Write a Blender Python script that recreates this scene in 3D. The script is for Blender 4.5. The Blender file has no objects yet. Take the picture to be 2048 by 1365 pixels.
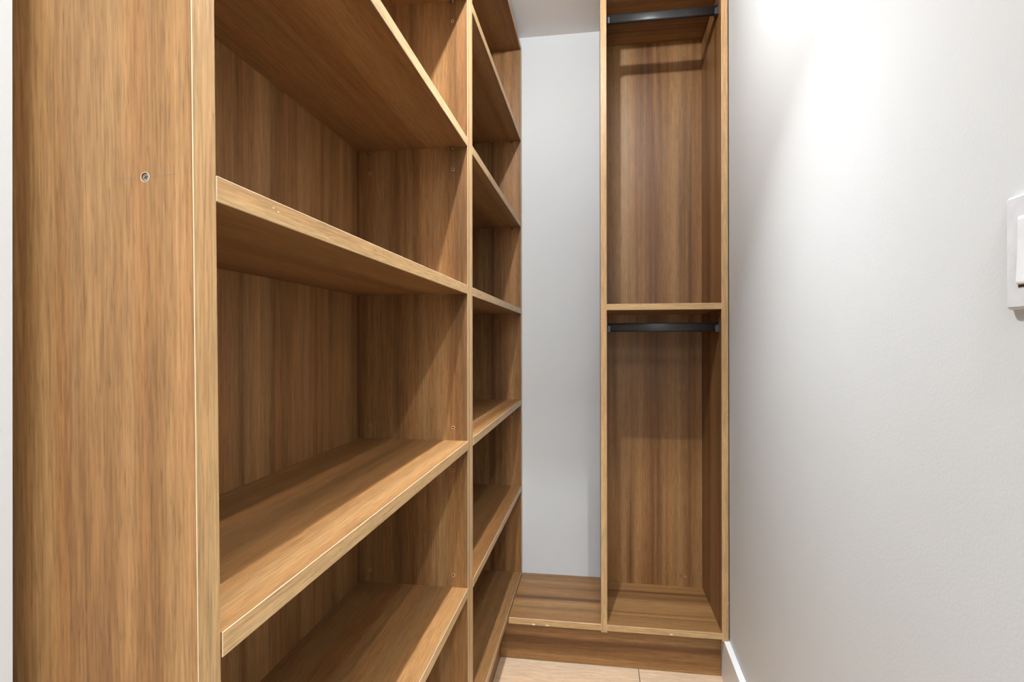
import bpy, bmesh, math, random
from mathutils import Vector, Matrix

random.seed(7)
C = bpy.context.scene.collection
SC = bpy.context.scene

# ------------------------------------------------------------------ camera
H = 1.108                      # camera height above the floor
F_PX, YAW, PITCH, ROLL = 1101.36, 0.1519, 0.0010, -0.0014
cd = bpy.data.cameras.new('camera'); cam = bpy.data.objects.new('camera', cd); C.objects.link(cam)
cd.sensor_fit = 'HORIZONTAL'; cd.sensor_width = 36.0; cd.lens = F_PX / 2048 * 36.0
cd.clip_start = 0.01
_f = Vector((-math.sin(YAW) * math.cos(PITCH), math.cos(YAW) * math.cos(PITCH), math.sin(PITCH)))
_r = Vector((math.cos(YAW), math.sin(YAW), 0)); _u = _r.cross(_f)
_r2 = _r * math.cos(ROLL) + _u * math.sin(ROLL); _u2 = _u * math.cos(ROLL) - _r * math.sin(ROLL)
cam.matrix_world = Matrix(((_r2.x, _u2.x, -_f.x, 0), (_r2.y, _u2.y, -_f.y, 0), (_r2.z, _u2.z, -_f.z, H), (0, 0, 0, 1)))
SC.camera = cam

# ------------------------------------------------------------------ world, lamps, exposure
w = bpy.data.worlds.new('world'); SC.world = w; w.use_nodes = True
w.node_tree.nodes['Background'].inputs[0].default_value = (0.9, 0.92, 1.0, 1)
w.node_tree.nodes['Background'].inputs[1].default_value = 0.3
SC.view_settings.view_transform = 'Standard'; SC.view_settings.look = 'None'
SC.view_settings.gamma = 1.0; SC.view_settings.use_curve_mapping = False
SC.view_settings.exposure = 0.61

def lamp(name, loc, watts, radius, down=0.0, spread=100.0, col=(0.915, 0.968, 1.0)):
    """small surface-mounted LED ceiling lamp: a face that shines downwards and a weak sideways glow"""
    d = bpy.data.lights.new(name, 'POINT'); d.energy = watts; d.shadow_soft_size = radius; d.color = col
    o = bpy.data.objects.new(name, d); C.objects.link(o); o.location = loc
    if down <= 0: return
    d = bpy.data.lights.new(name + '_face', 'AREA'); d.shape = 'DISK'; d.size = radius * 2; d.energy = down; d.spread = math.radians(spread); d.color = col
    o = bpy.data.objects.new(name + '_face', d); C.objects.link(o); o.location = loc
lamp('closet_lamp', (-0.115, 1.06, H + 1.200), 26.5, 0.014, 6.0, 80.0)      # inside the closet
lamp('hall_lamp', (0.29, -0.24, H + 1.225), 41.0, 0.018, 0.0)          # outside the doorway
ad = bpy.data.lights.new('hall_fill_light', 'AREA'); ad.shape = 'RECTANGLE'; ad.size = 1.2; ad.size_y = 0.9
ad.energy = 26.0; ad.color = (0.915, 0.968, 1.0)                      # unseen area light added under the hall ceiling as soft fill
ao = bpy.data.objects.new('hall_fill_light', ad); C.objects.link(ao); ao.location = (0.12, -1.0, H + 1.235)

# ------------------------------------------------------------------ measures (z relative to the camera, + H)
D = -0.300                                  # front plane of the shelving
XB = -0.571                                 # face of its back panels
PT = 0.0257                                 # upright thickness
T = 0.0208                                  # shelf thickness
Y1, Y2, Y3, Y4, Y5 = 0.3752, 0.4009, 1.2700, 1.3215, 2.2035
YM = (Y3 + Y4) / 2
YW = 2.2344                                 # far wall
LEAN = 0.0134                               # near upright is out of plumb
ZS = dict(A=1.180, B=0.811, C=0.4614, D=0.1125, E=-0.2345, F=-0.5826, G=-0.9321)   # A-D undersides, E-G tops
YF, XL, XLI, XRI, XR = 1.861, 0.0145, 0.0345, 0.4000, 0.4206
YBK = 2.196
ZBOT, ZMID = -0.9444, 0.1041
ZCEIL = 1.244
def wallx(y): return 0.4245 - 0.022 * (1.861 - y)

# ------------------------------------------------------------------ node helpers and materials
def new_mat(name):
    m = bpy.data.materials.new(name); m.use_nodes = True
    nt = m.node_tree; return m, nt, nt.nodes['Principled BSDF']

def ramp(nt, stops):
    r = nt.nodes.new('ShaderNodeValToRGB'); e = r.color_ramp.elements
    while len(e) < len(stops): e.new(0.5)
    for el, (p, c) in zip(e, stops): el.position = p; el.color = (*c, 1)
    return r

def wood(name, axis, dark, mid, light, rough=0.42, streak=1.0, seed=0.0):
    m, nt, b = new_mat(name); N, L = nt.nodes, nt.links
    tc = N.new('ShaderNodeTexCoord'); oi = N.new('ShaderNodeObjectInfo')
    mul = N.new('ShaderNodeVectorMath'); mul.operation = 'SCALE'; mul.inputs[0].default_value = (17.3, 9.1, 23.7)
    L.new(oi.outputs['Random'], mul.inputs['Scale'])
    add = N.new('ShaderNodeVectorMath'); add.operation = 'ADD'
    L.new(tc.outputs['Object'], add.inputs[0]); L.new(mul.outputs[0], add.inputs[1])
    def noise(along, scale, detail, dist=0.0, rough_=0.55, off=0.0):
        mp = N.new('ShaderNodeMapping'); s = [1.0, 1.0, 1.0]; s['xyz'.index(axis)] = along
        mp.inputs['Scale'].default_value = s; mp.inputs['Location'].default_value = (off + seed, off * 1.7, off * 2.3)
        L.new(add.outputs[0], mp.inputs['Vector'])
        n = N.new('ShaderNodeTexNoise'); n.inputs['Scale'].default_value = scale; n.inputs['Detail'].default_value = detail
        n.inputs['Roughness'].default_value = rough_; n.inputs['Distortion'].default_value = dist
        L.new(mp.outputs[0], n.inputs['Vector']); return n
    broad = noise(0.026, 15.0, 2.0, 0.5)
    band = noise(0.020, 75.0, 3.0, 0.25, off=3.1)
    fine = noise(0.036, 420.0, 3.0, 0.0, 0.6, off=5.3)
    pore = noise(0.050, 900.0, 1.5, 0.0, off=8.3)
    mx = N.new('ShaderNodeMath'); mx.operation = 'MULTIPLY_ADD'; mx.inputs[1].default_value = 0.75
    L.new(broad.outputs[0], mx.inputs[0])
    b2 = N.new('ShaderNodeMath'); b2.operation = 'MULTIPLY'; b2.inputs[1].default_value = 0.25
    L.new(band.outputs[0], b2.inputs[0]); L.new(b2.outputs[0], mx.inputs[2])
    lo, hi = 0.5 - 0.16 / streak, 0.5 + 0.16 / streak
    r = ramp(nt, [(lo, dark), (0.5, mid), (hi, light)]); L.new(mx.outputs[0], r.inputs[0])
    # fine fibres and dark pores
    f = N.new('ShaderNodeMapRange'); f.inputs[1].default_value = 0.32; f.inputs[2].default_value = 0.68
    f.inputs[3].default_value = 0.74; f.inputs[4].default_value = 1.22; L.new(fine.outputs[0], f.inputs[0])
    p = N.new('ShaderNodeMapRange'); p.inputs[1].default_value = 0.30; p.inputs[2].default_value = 0.44
    p.inputs[3].default_value = 0.74; p.inputs[4].default_value = 1.0; L.new(pore.outputs[0], p.inputs[0])
    fp = N.new('ShaderNodeMath'); fp.operation = 'MULTIPLY'; L.new(f.outputs[0], fp.inputs[0]); L.new(p.outputs[0], fp.inputs[1])
    sc = N.new('ShaderNodeVectorMath'); sc.operation = 'SCALE'
    L.new(r.outputs[0], sc.inputs[0]); L.new(fp.outputs[0], sc.inputs['Scale'])
    hv = noise(0.024, 34.0, 2.0, 0.3, off=11.9)
    tint = ramp(nt, [(0.36, (0.97, 1.02, 1.06)), (0.5, (1.0, 1.0, 0.97)), (0.64, (1.04, 0.965, 0.90))]); L.new(hv.outputs[0], tint.inputs[0])
    tm = N.new('ShaderNodeVectorMath'); tm.operation = 'MULTIPLY'
    L.new(sc.outputs[0], tm.inputs[0]); L.new(tint.outputs[0], tm.inputs[1]); L.new(tm.outputs[0], b.inputs['Base Color'])
    bp = N.new('ShaderNodeBump'); bp.inputs['Strength'].default_value = 0.10; bp.inputs['Distance'].default_value = 0.0006
    L.new(fp.outputs[0], bp.inputs['Height']); L.new(bp.outputs[0], b.inputs['Normal'])
    b.inputs['Roughness'].default_value = rough; b.inputs['Specular IOR Level'].default_value = 0.35
    return m

WD, WM, WL = (0.100, 0.0405, 0.0120), (0.246, 0.120, 0.0430), (0.360, 0.198, 0.082)
ED, EM, EL = (0.32, 0.188, 0.078), (0.42, 0.262, 0.122), (0.50, 0.33, 0.168)
W = {a: wood('walnut_laminate_' + a, a, WD, WM, WL, streak=0.5 if a == 'y' else 0.85) for a in 'xyz'}
E = {a: wood('edge_band_pale_' + a, a, ED, EM, EL, streak=0.7) for a in 'xyz'}  # edge bands paler and yellower than the panel faces

def plain(name, col, rough=0.5, metal=0.0, spec=0.5):
    m, nt, b = new_mat(name)
    n = nt.nodes.new('ShaderNodeTexNoise'); n.inputs['Scale'].default_value = 60.0
    tc = nt.nodes.new('ShaderNodeTexCoord'); nt.links.new(tc.outputs['Object'], n.inputs['Vector'])
    r = ramp(nt, [(0.3, tuple(c * 0.95 for c in col)), (0.7, tuple(min(1, c * 1.05) for c in col))])
    nt.links.new(n.outputs[0], r.inputs[0]); nt.links.new(r.outputs[0], b.inputs['Base Color'])
    b.inputs['Roughness'].default_value = rough; b.inputs['Metallic'].default_value = metal
    b.inputs['Specular IOR Level'].default_value = spec
    return m

def paint(name, col, bump=0.12, scale=260.0, rough=0.55):
    m, nt, b = new_mat(name); N, L = nt.nodes, nt.links
    tc = N.new('ShaderNodeTexCoord')
    n = N.new('ShaderNodeTexNoise'); n.inputs['Scale'].default_value = scale; n.inputs['Detail'].default_value = 3.0
    L.new(tc.outputs['Object'], n.inputs['Vector'])
    v = N.new('ShaderNodeTexNoise'); v.inputs['Scale'].default_value = 2.2; v.inputs['Detail'].default_value = 2.0
    L.new(tc.outputs['Object'], v.inputs['Vector'])
    r = ramp(nt, [(0.3, tuple(c * 0.97 for c in col)), (0.7, col)]); L.new(v.outputs[0], r.inputs[0])
    L.new(r.outputs[0], b.inputs['Base Color'])
    bp = N.new('ShaderNodeBump'); bp.inputs['Strength'].default_value = bump; bp.inputs['Distance'].default_value = 0.001
    L.new(n.outputs[0], bp.inputs['Height']); L.new(bp.outputs[0], b.inputs['Normal'])
    b.inputs['Roughness'].default_value = rough; b.inputs['Specular IOR Level'].default_value = 0.3
    return m

WALL = paint('white_wall_paint', (0.62, 0.627, 0.63), bump=0.20)
CEIL = paint('white_ceiling_paint', (0.88, 0.885, 0.89), bump=0.15)
TRIM = paint('white_trim_gloss', (0.78, 0.78, 0.78), bump=0.03, rough=0.35)
CHIP = plain('raw_chipboard', (0.72, 0.62, 0.48), 0.8)
WORN = plain('worn_laminate_corner', (0.54, 0.40, 0.25), 0.5)
RIM = plain('drilled_hole_rim', (0.62, 0.46, 0.30), 0.6)
GAP = plain('dark_joint', (0.05, 0.038, 0.028), 0.9)
BLACK = plain('dark_anodised_rail', (0.019, 0.018, 0.018), 0.42, 0.0)
BRACK = plain('dark_grey_plastic', (0.034, 0.034, 0.036), 0.5)
STEEL = plain('zinc_screw', (0.30, 0.29, 0.26), 0.4, 0.7)
PIN = plain('brown_shelf_pin', (0.16, 0.10, 0.065), 0.22, 0.3, 0.8)
PENCIL = plain('pencil_line', (0.20, 0.13, 0.07), 0.7)
PLATE = plain('white_switch_plastic', (0.67, 0.67, 0.69), 0.3)
ROCK = plain('white_rocker_plastic', (0.76, 0.76, 0.77), 0.3)  # lighter than the plate: its shading contrast is put into the colour
TILE = wood('beige_wood_look_tile', 'x', (0.615, 0.445, 0.305), (0.63, 0.46, 0.317), (0.645, 0.475, 0.33), rough=0.4, streak=0.5)

# ------------------------------------------------------------------ object helpers
def thing(name, label, cat, loc, group=None):
    o = bpy.data.objects.new(name, None); C.objects.link(o); o.location = loc
    o.empty_display_size = 0.05
    o['label'] = label; o['category'] = cat
    if group: o['group'] = group
    return o

def link(name, me, parent=None, label=None):
    o = bpy.data.objects.new(name, me); C.objects.link(o)
    if parent: o.parent = parent
    if label: o['label'] = label
    return o

def mesh_from(bm, name, mats):
    me = bpy.data.meshes.new(name); bmesh.ops.recalc_face_normals(bm, faces=bm.faces); bm.to_mesh(me); bm.free()
    for m in mats: me.materials.append(m)
    return me

def add_box(bm, x0, x1, y0, y1, z0, z1):
    vs = [bm.verts.new((x, y, z)) for z in (z0, z1) for y in (y0, y1) for x in (x0, x1)]
    for f in ((0, 2, 3, 1), (4, 5, 7, 6), (0, 1, 5, 4), (2, 6, 7, 3), (0, 4, 6, 2), (1, 3, 7, 5)):
        bm.faces.new([vs[i] for i in f])
    return vs

def bevel_all(bm, w, seg=1, mat=-1, edges=None):
    bmesh.ops.bevel(bm, geom=list(edges if edges is not None else bm.edges), offset=w, segments=seg, profile=0.5,
                    affect='EDGES', material=mat, clamp_overlap=True)

def board(name, box, mats, parent, org, bev=0.0006, lean=0.0, label=None, worn=None):
    """box in camera-height coordinates; org = the base of the thing it belongs to"""
    x0, x1, y0, y1, z0, z1 = box
    bm = bmesh.new()
    add_box(bm, x0 - org[0], x1 - org[0], y0 - org[1], y1 - org[1], z0 + H - org[2], z1 + H - org[2])
    if lean:
        for v in bm.verts: v.co.y -= lean * (v.co.z + org[2] - H)
    if bev: bevel_all(bm, bev, 1, 1 if len(mats) > 1 else -1)
    return link(name, mesh_from(bm, name, mats), parent, label)

def drill(o, spots, axis, r=0.0026, depth=0.011):
    """real blind holes: cylinders cut out of a panel (spots in the panel's own coordinates)"""
    bm = bmesh.new()
    for p in spots:
        ret = bmesh.ops.create_cone(bm, cap_ends=True, segments=14, radius1=r, radius2=r, depth=depth * 2)
        M = Matrix.Rotation(math.pi / 2, 4, 'X') if axis == 'y' else (Matrix.Rotation(math.pi / 2, 4, 'Y') if axis == 'x' else Matrix())
        bmesh.ops.transform(bm, verts=ret['verts'], matrix=Matrix.Translation(p) @ M)
    cm = mesh_from(bm, 'cutter', []); co = bpy.data.objects.new('cutter', cm); C.objects.link(co)
    co.parent = o.parent
    md = o.modifiers.new('holes', 'BOOLEAN'); md.operation = 'DIFFERENCE'; md.object = co; md.solver = 'EXACT'
    n0 = len(o.data.vertices)
    for solver in ('EXACT', 'FAST'):
        md.solver = solver
        bpy.context.view_layer.update()
        me = bpy.data.meshes.new_from_object(o.evaluated_get(bpy.context.evaluated_depsgraph_get()))
        if len(me.vertices) > n0: break
    o.modifiers.clear(); o.data = me
    bpy.data.objects.remove(co)

def ring_mesh(r, axis, name, mat, tube=0.0006, seg=14):
    bm = bmesh.new(); prof = 6; rows = []
    for i in range(seg):
        a = 2 * math.pi * i / seg; row = []
        rr = r + tube * (0.75 + 0.35 * math.sin(i * 2.3))
        for j in range(prof):
            b = 2 * math.pi * j / prof
            q = rr + tube * math.cos(b); h = tube * 0.8 * math.sin(b)
            x, y, z = q * math.cos(a), q * math.sin(a), h
            row.append(bm.verts.new((x, z, y) if axis == 'y' else ((z, x, y) if axis == 'x' else (x, y, z))))
        rows.append(row)
    for i in range(seg):
        for j in range(prof):
            bm.faces.new((rows[i][j], rows[(i + 1) % seg][j], rows[(i + 1) % seg][(j + 1) % prof], rows[i][(j + 1) % prof]))
    me = mesh_from(bm, name, [mat])
    for p in me.polygons: p.use_smooth = True
    return me
HOLE_RIM_Y = ring_mesh(0.0027, 'y', 'hole_rim', RIM)

def pin_mesh():
    """shelf support pin: a stub along y with a rounded collar"""
    bm = bmesh.new(); prof = [(0.0, 0.0024), (0.001, 0.0038), (0.0035, 0.0040), (0.0045, 0.0030), (0.009, 0.0026), (0.0108, 0.0016), (0.011, 0.0)]
    seg = 14; rows = []
    for d, r in prof:
        rows.append([bm.verts.new((r * math.cos(2 * math.pi * i / seg), -d, r * math.sin(2 * math.pi * i / seg))) for i in range(seg)])
    for a, b in zip(rows, rows[1:]):
        for i in range(seg): bm.faces.new((a[i], a[(i + 1) % seg], b[(i + 1) % seg], b[i]))
    bmesh.ops.remove_doubles(bm, verts=bm.verts, dist=1e-6)
    me = mesh_from(bm, 'shelf_pin', [PIN])
    for p in me.polygons: p.use_smooth = True
    return me
PIN_ME = pin_mesh()

def chip_mesh(n, size, flat, seed):
    rnd = random.Random(seed); bm = bmesh.new()
    outer = [bm.verts.new((size * (0.6 + 0.5 * rnd.random()) * math.cos(2 * math.pi * i / n), 0.0,
                           size * flat * (0.5 + 0.6 * rnd.random()) * math.sin(2 * math.pi * i / n))) for i in range(n)]
    top = [bm.verts.new((v.co.x * 0.7, -0.0004, v.co.z * 0.7)) for v in outer]
    for i in range(n): bm.faces.new((outer[i], outer[(i + 1) % n], top[(i + 1) % n], top[i]))
    bm.faces.new(top); bm.faces.new(list(reversed(outer)))
    return mesh_from(bm, 'edge_chip', [CHIP])

# ------------------------------------------------------------------ structure
def struct(name, boxes, mats, bev=0.0):
    bm = bmesh.new()
    for b in boxes: add_box(bm, *b[:4], b[4] + H, b[5] + H)
    if bev: bevel_all(bm, bev, 2)
    o = link(name, mesh_from(bm, name, mats)); o['kind'] = 'structure'
    return o

ZF = -H
YD0, YD1 = 0.260, 0.357          # the door wall: near and far face
XJ = -0.4395                     # left jamb
ZHEAD = 0.868                     # underside of the door head
fl = struct('floor', [(-1.6, 1.5, -1.8, 2.35, ZF - 0.06, ZF - 0.010)], [GAP])
struct('ceiling', [(-1.6, 1.5, -1.8, 2.35, ZCEIL, ZCEIL + 0.06)], [CEIL])
struct('wall_back', [(-0.75, 0.62, YW, YW + 0.08, ZF, ZCEIL)], [WALL])
struct('wall_left', [(-0.66, -0.585, YD1, YW, ZF, ZCEIL)], [WALL])
def slanted(name, pts, z0, z1, m, bev=0.0, seg=2):
    bm = bmesh.new()
    lo = [bm.verts.new((x, y, z0 + H)) for x, y in pts]; hi = [bm.verts.new((x, y, z1 + H)) for x, y in pts]
    n = len(pts)
    bm.faces.new(list(reversed(lo))); bm.faces.new(hi)
    for i in range(n): bm.faces.new((lo[i], lo[(i + 1) % n], hi[(i + 1) % n], hi[i]))
    if bev:
        es = [e for e in bm.edges if all(abs(v.co.z - (z1 + H)) < 1e-6 for v in e.verts)]
        bevel_all(bm, bev, seg, edges=es)
    o = link(name, mesh_from(bm, name, [m])); o['kind'] = 'structure'; return o
slanted('wall_right', [(wallx(YD1), YD1), (wallx(YD1) + 0.1, YD1), (wallx(YW) + 0.1, YW), (wallx(YW), YW)], ZF, ZCEIL, WALL)
bt = 0.0185
slanted('baseboard_right', [(wallx(YD1) - bt, YD1), (wallx(YD1), YD1), (wallx(YW), YW), (wallx(YW) - bt, YW)], ZF, -0.969, TRIM, 0.0016)
struct('wall_front', [(-1.5, XJ, 0.312, YD1, ZF, ZCEIL), (0.375, 1.4, YD0, YD1, ZF, ZCEIL), (XJ, 0.375, YD0, YD1, ZHEAD, ZCEIL)], [WALL])
# the hall outside the doorway, where the camera stands
struct('wall_hall_left', [(-1.5, -1.42, -1.7, 0.312, ZF, ZCEIL)], [WALL])
struct('wall_hall_right', [(1.32, 1.4, -1.7, YD0, ZF, ZCEIL)], [WALL])
struct('wall_hall_back', [(-1.5, 1.4, -1.75, -1.67, ZF, ZCEIL)], [WALL])

# floor tiles: joint along y seen right of the shelving's toe space
XJOINT, TW, TL = 0.140, 0.598, 1.196
def tile(x0, x1, y0, y1):
    bm = bmesh.new(); cx, cy = (x0 + x1) / 2, (y0 + y1) / 2
    add_box(bm, x0 - cx, x1 - cx, y0 - cy, y1 - cy, -0.010, 0.0)
    es = [e for e in bm.edges if all(v.co.z > -0.001 for v in e.verts)]
    bevel_all(bm, 0.0008, 1, edges=es)
    o = link('tile', mesh_from(bm, 'tile', [TILE]), fl); o.location = (cx, cy, 0)
for i in range(-3, 3):
    for j in range(-2, 2):
        a, b = XJOINT + i * (TW + 0.002), XJOINT + i * (TW + 0.002) + TW
        off = 0.0
        c, d = 0.98 + off + j * (TL + 0.002), 0.98 + off + j * (TL + 0.002) + TL
        a, b, c, d = max(a, -1.58), min(b, 1.48), max(c, -1.78), min(d, 2.33)
        if b - a > 0.01 and d - c > 0.01: tile(a, b, c, d)

# ------------------------------------------------------------------ tall open shelving on the left: two units side by side
def near_face(z): return Y2 - LEAN * z

def upright(parent, org, y0, y1, lean=0.0, label=None):
    p = board('side_panel', (XB - 0.012, D - 0.0012, y0, y1, ZF, ZS['A'] + T), [W['z']], parent, org, 0.0, lean, label)
    board('edge_band', (D - 0.0012, D, y0, y1, ZF, ZS['A'] + T), [E['z'], WORN], p, org, 0.0007 if not lean else 0.0011, lean)
    return p

def shelf(parent, org, key, y0, y1, proud=0.0, name='shelf'):
    z = ZS[key]
    z0, z1 = (z, z + T) if key in 'ABCD' else (z - T, z)
    p = board(name, (XB + 0.0005, D + proud - 0.0012, y0, y1, z0, z1), [W['y']], parent, org, 0.0)
    board('edge_band', (D + proud - 0.0012, D + proud, y0, y1, z0, z1), [E['y'], WORN], p, org, 0.0006)
    return p

def hole_spots(panel, org, yface, holes, pins):
    """holes and pins: (x, z) on a panel face that looks towards -y"""
    loc = [Vector((x - org[0], yface - org[1], z + H - org[2])) for x, z in holes]
    if loc: drill(panel, loc, 'y')
    for v in loc:
        r = link('hole_rim', HOLE_RIM_Y, panel); r.location = v
    for x, z in pins:
        q = link('shelf_pin', PIN_ME, panel); q.location = (x - org[0], yface - org[1], z + H - org[2])

XFH, XBH = -0.336, -0.543           # front and rear rows of pin holes
# near unit
o1 = (-0.435, 0.82, 0.0)
u1 = thing('bookcase', 'tall open walnut bookcase nearest the doorway, whose side panel carries a sunken screw', 'bookcase', o1, 'open bookcases on the left wall')
npanel = upright(u1, o1, Y1, Y2, LEAN, 'wide walnut side panel with a sunken screw and a pencil line')
divA = upright(u1, o1, Y3, YM - 0.0002)
board('back_panel', (XB - 0.011, XB, Y2 + 0.018, Y3, ZF + 0.02, ZS['A'] + T), [W['z']], u1, o1, 0.0)
for k in 'ABCDEFG':
    shelf(u1, o1, k, near_face(ZS[k]) + 0.0002, Y3 - 0.0001, 0.0015 if k == 'E' else 0.0,
          {'A': 'top_panel', 'G': 'bottom_panel'}.get(k, 'shelf'))
board('toe_board', (D - 0.050, D - 0.034, near_face(-1.05) + 0.0003, Y3, ZF, ZS['G'] - T), [W['y']], u1, o1, 0.0)
hole_spots(divA, o1, Y3, [(XFH, 0.409), (XBH, 0.409), (XFH, 0.761), (XFH, -0.204), (XBH, -0.203), (XFH, -0.306), (XFH, -0.554), (XBH, -0.555)],
           [(XFH, ZS['C'] - 0.0042), (XBH, ZS['C'] - 0.0042), (XFH, ZS['B'] - 0.0042), (XBH, ZS['B'] - 0.0042)])
# far unit
o2 = (-0.435, 1.77, 0.0)
u2 = thing('bookcase', 'tall open walnut bookcase against the far white wall, beside the low bench', 'bookcase', o2, 'open bookcases on the left wall')
upright(u2, o2, YM + 0.0002, Y4)
endp = upright(u2, o2, Y5, Y5 + PT)
board('back_panel', (XB - 0.011, XB, Y4, Y5, ZF + 0.02, ZS['A'] + T), [W['z']], u2, o2, 0.0)
for k in 'ABCDEFG':
    shelf(u2, o2, k, Y4 + 0.0001, Y5 - 0.0001, {'E': 0.0015, 'F': 0.001}.get(k, 0.0), {'A': 'top_panel', 'G': 'bottom_panel'}.get(k, 'shelf'))
board('toe_board', (D - 0.050, D - 0.034, Y4, Y5, ZF, ZS['G'] - T), [W['y']], u2, o2, 0.0)
hole_spots(endp, o2, Y5, [(XFH, 0.408), (XFH, 0.761), (XFH, -0.203), (XFH, -0.306), (XFH, -0.555)],
           [(XFH, ZS['C'] - 0.0042), (XFH, ZS['B'] - 0.0042)])

shelfD = [c for c in u1.children if c.name.startswith('shelf')][2]
for i, (y, dz) in enumerate(((0.478, 0.0135), (0.486, 0.0115))):
    c = link('edge_chip', chip_mesh(8, 0.0016, 0.5, 60 + i), shelfD)
    c.rotation_euler = (0, 0, math.pi / 2); c.location = (D - o1[0], y - o1[1], ZS['D'] + dz + H)

# sunken screw and pencil line on the near side panel
def on_near(x, z): return Vector((x - o1[0], Y1 - LEAN * z - o1[1], z + H - o1[2]))
XS, ZSC = -0.3408, 0.1262
drill(npanel, [on_near(XS, ZSC)], 'y', 0.0034, 0.005)
rim = link('hole_rim', ring_mesh(0.0034, 'y', 'hole_rim', RIM, 0.00032, 16), npanel); rim.location = on_near(XS, ZSC)
bm = bmesh.new()
ret = bmesh.ops.create_cone(bm, cap_ends=True, segments=20, radius1=0.0031, radius2=0.0028, depth=0.0012)
for a in (0.35, 0.35 + math.pi / 2):                      # raised dark cross of the drive recess
    r2 = bmesh.ops.create_cube(bm, size=1.0)
    bmesh.ops.transform(bm, verts=r2['verts'], matrix=Matrix.Rotation(a, 4, 'Z') @ Matrix.Diagonal((0.0036, 0.0008, 0.0014, 1)))
    for f in {f for v in r2['verts'] for f in v.link_faces}: f.material_index = 1
bmesh.ops.transform(bm, verts=bm.verts, matrix=Matrix.Rotation(math.pi / 2, 4, 'X'))
s = link('screw', mesh_from(bm, 'screw', [STEEL, GAP]), npanel, 'dull zinc cross-head screw'); s.location = on_near(XS, ZSC) + Vector((0, 0.0014, 0))
for xa, xb in ((-0.368, -0.3455), (-0.336, -0.3145)):
    bm = bmesh.new(); add_box(bm, xa - XS, xb - XS, -0.00008, 0.0004, -0.00025, 0.00025)
    for v in bm.verts: v.co.z += 0.035 * v.co.x
    l = link('pencil_mark', mesh_from(bm, 'pencil_mark', [PENCIL]), npanel); l.location = on_near(XS, ZSC)

# ------------------------------------------------------------------ hanging cabinet by the right wall
o3 = ((XL + XR) / 2, 2.03, 0.0)
ca = thing('hanging_cabinet', 'narrow walnut hanging cabinet with two dark rails beside the right white wall', 'wardrobe', o3)
ZTOPC = 1.160
for x0, x1 in ((XL, XLI), (XRI, XR)):
    p = board('side_panel', (x0, x1, YF + 0.0012, YW - 0.001, ZBOT - 0.0265, ZTOPC + 0.045), [W['z']], ca, o3, 0.0)
    board('edge_band', (x0, x1, YF, YF + 0.0012, ZBOT - 0.0265, ZTOPC + 0.045), [E['z'], WORN], p, o3, 0.0006)
    if x0 == XRI:
        for i, (dz, sz) in enumerate(((-0.24, 0.0016), (-0.55, 0.0012), (-0.845, 0.0022), (-0.80, 0.0014), (-0.72, 0.0010))):
            c = link('edge_chip', chip_mesh(7, sz, 0.9, 20 + i), p); c.location = (XR - 0.0015 - (i % 2) * 0.001 - o3[0], YF - 0.0001 - o3[1], dz + H)
cb = board('back_panel', (XLI + 0.0002, XRI - 0.0002, YBK, YBK + 0.016, ZBOT - 0.02, ZTOPC + 0.02), [W['z']], ca, o3, 0.0)
for nm, z0 in (('top_panel', ZTOPC), ('shelf', ZMID), ('bottom_panel', ZBOT - 0.0204)):
    p = board(nm, (XLI + 0.0001, XRI - 0.0001, YF + 0.0012, YBK - 0.0002, z0, z0 + 0.0204), [W['x']], ca, o3, 0.0)
    board('edge_band', (XLI + 0.0001, XRI - 0.0001, YF, YF + 0.0012, z0, z0 + 0.0204), [E['x'], WORN], p, o3, 0.0006)
    if nm == 'bottom_panel':
        c = link('edge_chip', chip_mesh(9, 0.0065, 0.35, 5), p); c.location = (0.241 - o3[0], YF - o3[1], z0 + 0.004 + H)
spots = [Vector((x - o3[0], YBK - o3[1], z + H)) for x, z in ((0.334, 1.105), (0.321, -0.905), (0.337, -0.905))]
drill(cb, spots, 'y', 0.0024)
for v in spots[::2]:
    r = link('hole_rim', HOLE_RIM_Y, cb); r.location = v

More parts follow.
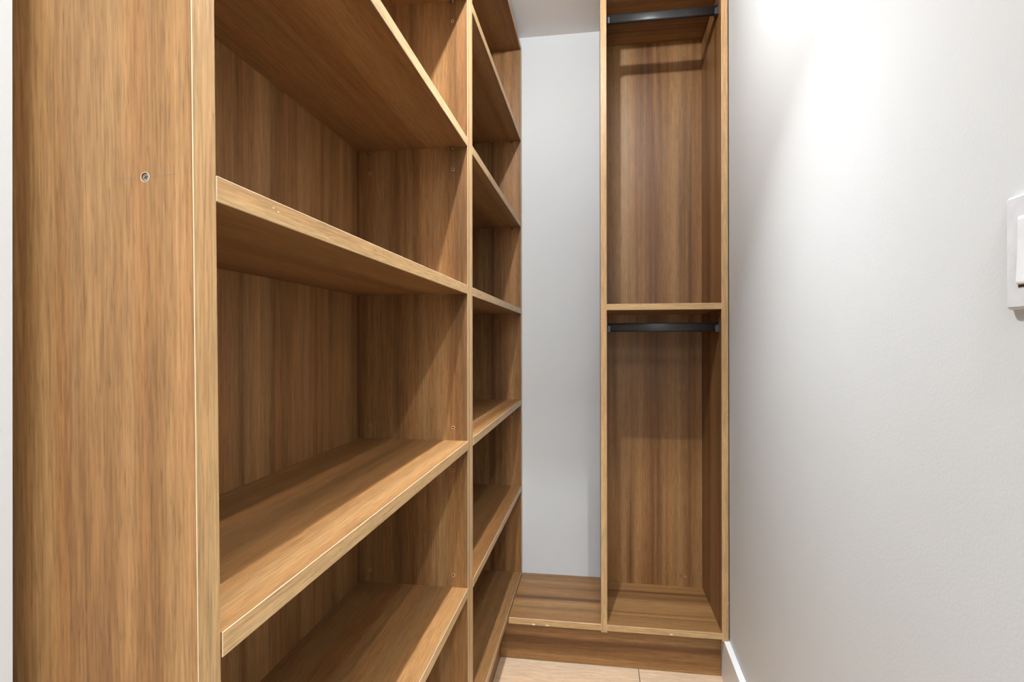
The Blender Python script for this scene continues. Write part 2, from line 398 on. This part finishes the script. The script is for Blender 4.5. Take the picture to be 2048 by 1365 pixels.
YR = 1.905
def rail(zc):
    """flattened oval wardrobe rail with a socket at either end"""
    bm = bmesh.new(); n = 24; hw, hh = 0.0075, 0.0150
    ends = []
    for x in (XLI + 0.004, XRI - 0.004):
        row = []
        for i in range(n):
            a = 2 * math.pi * i / n; cy, sz = math.cos(a), math.sin(a)
            y = hw * math.copysign(abs(cy) ** 0.55, cy); z = hh * math.copysign(abs(sz) ** 0.45, sz)
            row.append(bm.verts.new((x - o3[0], YR + y - o3[1], zc + z + H)))
        ends.append(row)
    for i in range(n): bm.faces.new((ends[0][i], ends[0][(i + 1) % n], ends[1][(i + 1) % n], ends[1][i]))
    bm.faces.new(ends[0]); bm.faces.new(list(reversed(ends[1])))
    r = link('clothes_rail', mesh_from(bm, 'clothes_rail', [BLACK]), ca)
    for p in r.data.polygons: p.use_smooth = len(p.vertices) == 4
    for s, x in ((1, XLI), (-1, XRI)):
        bm = bmesh.new()
        def bx(xa, xb, y0, y1, z0, z1):
            xs = sorted((x + s * xa, x + s * xb))
            add_box(bm, xs[0] - o3[0], xs[1] - o3[0], YR + y0 - o3[1], YR + y1 - o3[1], zc + z0 + H, zc + z1 + H)
        bx(0.0001, 0.0025, -0.012, 0.012, -0.0185, 0.028)               # plate on the panel
        bx(0.0025, 0.0125, -0.0102, -0.0078, -0.0178, 0.003)            # front lip of the socket
        bx(0.0025, 0.0125, 0.0078, 0.0102, -0.0178, 0.003)
        bx(0.0025, 0.0125, -0.0102, 0.0102, -0.0178, -0.0152)
        bx(0.0024, 0.0050, -0.003, 0.003, 0.0195, 0.0255)               # screw head
        for v in bm.verts:                                             # lip slopes up towards the panel
            if abs(v.co.z - (zc + 0.003 + H)) < 1e-5 and abs((v.co.x + o3[0]) - (x + s * 0.0025)) < 1e-5: v.co.z += 0.005
        bevel_all(bm, 0.0006, 1)
        link('rail_socket', mesh_from(bm, 'rail_socket', [BRACK]), r)
rail(0.0475); rail(1.0965)

# ------------------------------------------------------------------ low bench between the shelving and the cabinet, and the plinth under both
o4 = ((D + XL) / 2, 2.05, 0.0)
be = thing('bench', 'low walnut bench ledge between the far bookcase and the hanging cabinet', 'bench', o4)
p = board('seat_panel', (D + 0.002, XL - 0.0002, YF + 0.0012, YW - 0.002, ZBOT - 0.0204, ZBOT), [W['x'], WORN], be, o4, 0.0006)
board('edge_band', (D + 0.002, XL - 0.0002, YF, YF + 0.0012, ZBOT - 0.0204, ZBOT), [E['x'], WORN], p, o4, 0.0006)
for i, (x, s, f) in enumerate(((-0.212, 0.0075, 0.45), (-0.165, 0.0085, 0.30), (-0.105, 0.003, 0.3))):
    c = link('edge_chip', chip_mesh(10, s, f, 40 + i), p); c.location = (x - o4[0], YF - o4[1], ZBOT - 0.0182 + H)
o5 = (0.05, 1.915, 0.0)
pl = thing('plinth', 'walnut plinth board on the floor under the bench and hanging cabinet', 'plinth', o5)
board('front_board', (D - 0.033, wallx(1.905) - bt - 0.001, 1.905, 1.921, ZF, ZBOT - 0.0266), [W['x']], pl, o5, 0.0004)
board('rear_batten', (D + 0.01, XR - 0.03, 2.205, 2.222, ZF, ZBOT - 0.0268), [W['x']], pl, o5, 0.0004)

# ------------------------------------------------------------------ light switch on the right wall
o6y = 0.5625
sw = thing('light_switch', 'white rocker light switch on the right wall', 'switch', (wallx(o6y), o6y, H + 0.0835))
sw.rotation_euler = (0, 0, -math.atan(0.022))
def rounded_plate(w, h, d, r, name, mat, hole=None):
    bm = bmesh.new(); pts = []
    for cx, cz, a0 in ((w / 2 - r, h / 2 - r, 0), (-w / 2 + r, h / 2 - r, 90), (-w / 2 + r, -h / 2 + r, 180), (w / 2 - r, -h / 2 + r, 270)):
        for k in range(5):
            a = math.radians(a0 + 22.5 * k); pts.append((cx + r * math.cos(a), cz + r * math.sin(a)))
    prof = ((0.0, 0.0), (0.55, 0.0), (0.85, 0.0008), (1.0, 0.0024))
    rows = []
    for t, ins in prof:
        rows.append([bm.verts.new((-d * t, y * (1 - 2 * ins / w), z * (1 - 2 * ins / h))) for y, z in pts])
    n = len(pts)
    for a, b in zip(rows, rows[1:]):
        for i in range(n): bm.faces.new((a[i], a[(i + 1) % n], b[(i + 1) % n], b[i]))
    bm.faces.new(rows[-1]); bm.faces.new(list(reversed(rows[0])))
    return mesh_from(bm, name, [mat])
pm = link('cover_plate', rounded_plate(0.070, 0.1075, 0.0060, 0.003, 'cover_plate', PLATE), sw)
bm = bmesh.new()
prof = [(-0.0060, 0.033), (-0.0066, 0.030), (-0.0070, 0.0), (-0.0082, -0.0285), (-0.0080, -0.0300), (-0.0060, -0.0312)]
L_ = [bm.verts.new((x, -0.0182, z)) for x, z in prof]; R_ = [bm.verts.new((x, 0.0182, z)) for x, z in prof]
for i in range(len(prof) - 1): bm.faces.new((L_[i], L_[i + 1], R_[i + 1], R_[i]))
bm.faces.new(L_); bm.faces.new(list(reversed(R_))); bm.faces.new((L_[0], R_[0], R_[-1], L_[-1]))
link('rocker', mesh_from(bm, 'rocker', [ROCK]), sw)
bm = bmesh.new(); add_box(bm, -0.0063, -0.0058, -0.0180, 0.0180, -0.0335, -0.0300)
link('rocker_slot_shade', mesh_from(bm, 'rocker_slot_shade', [GAP]), sw)  # dark strip painting in the shadowed slot below the rocker
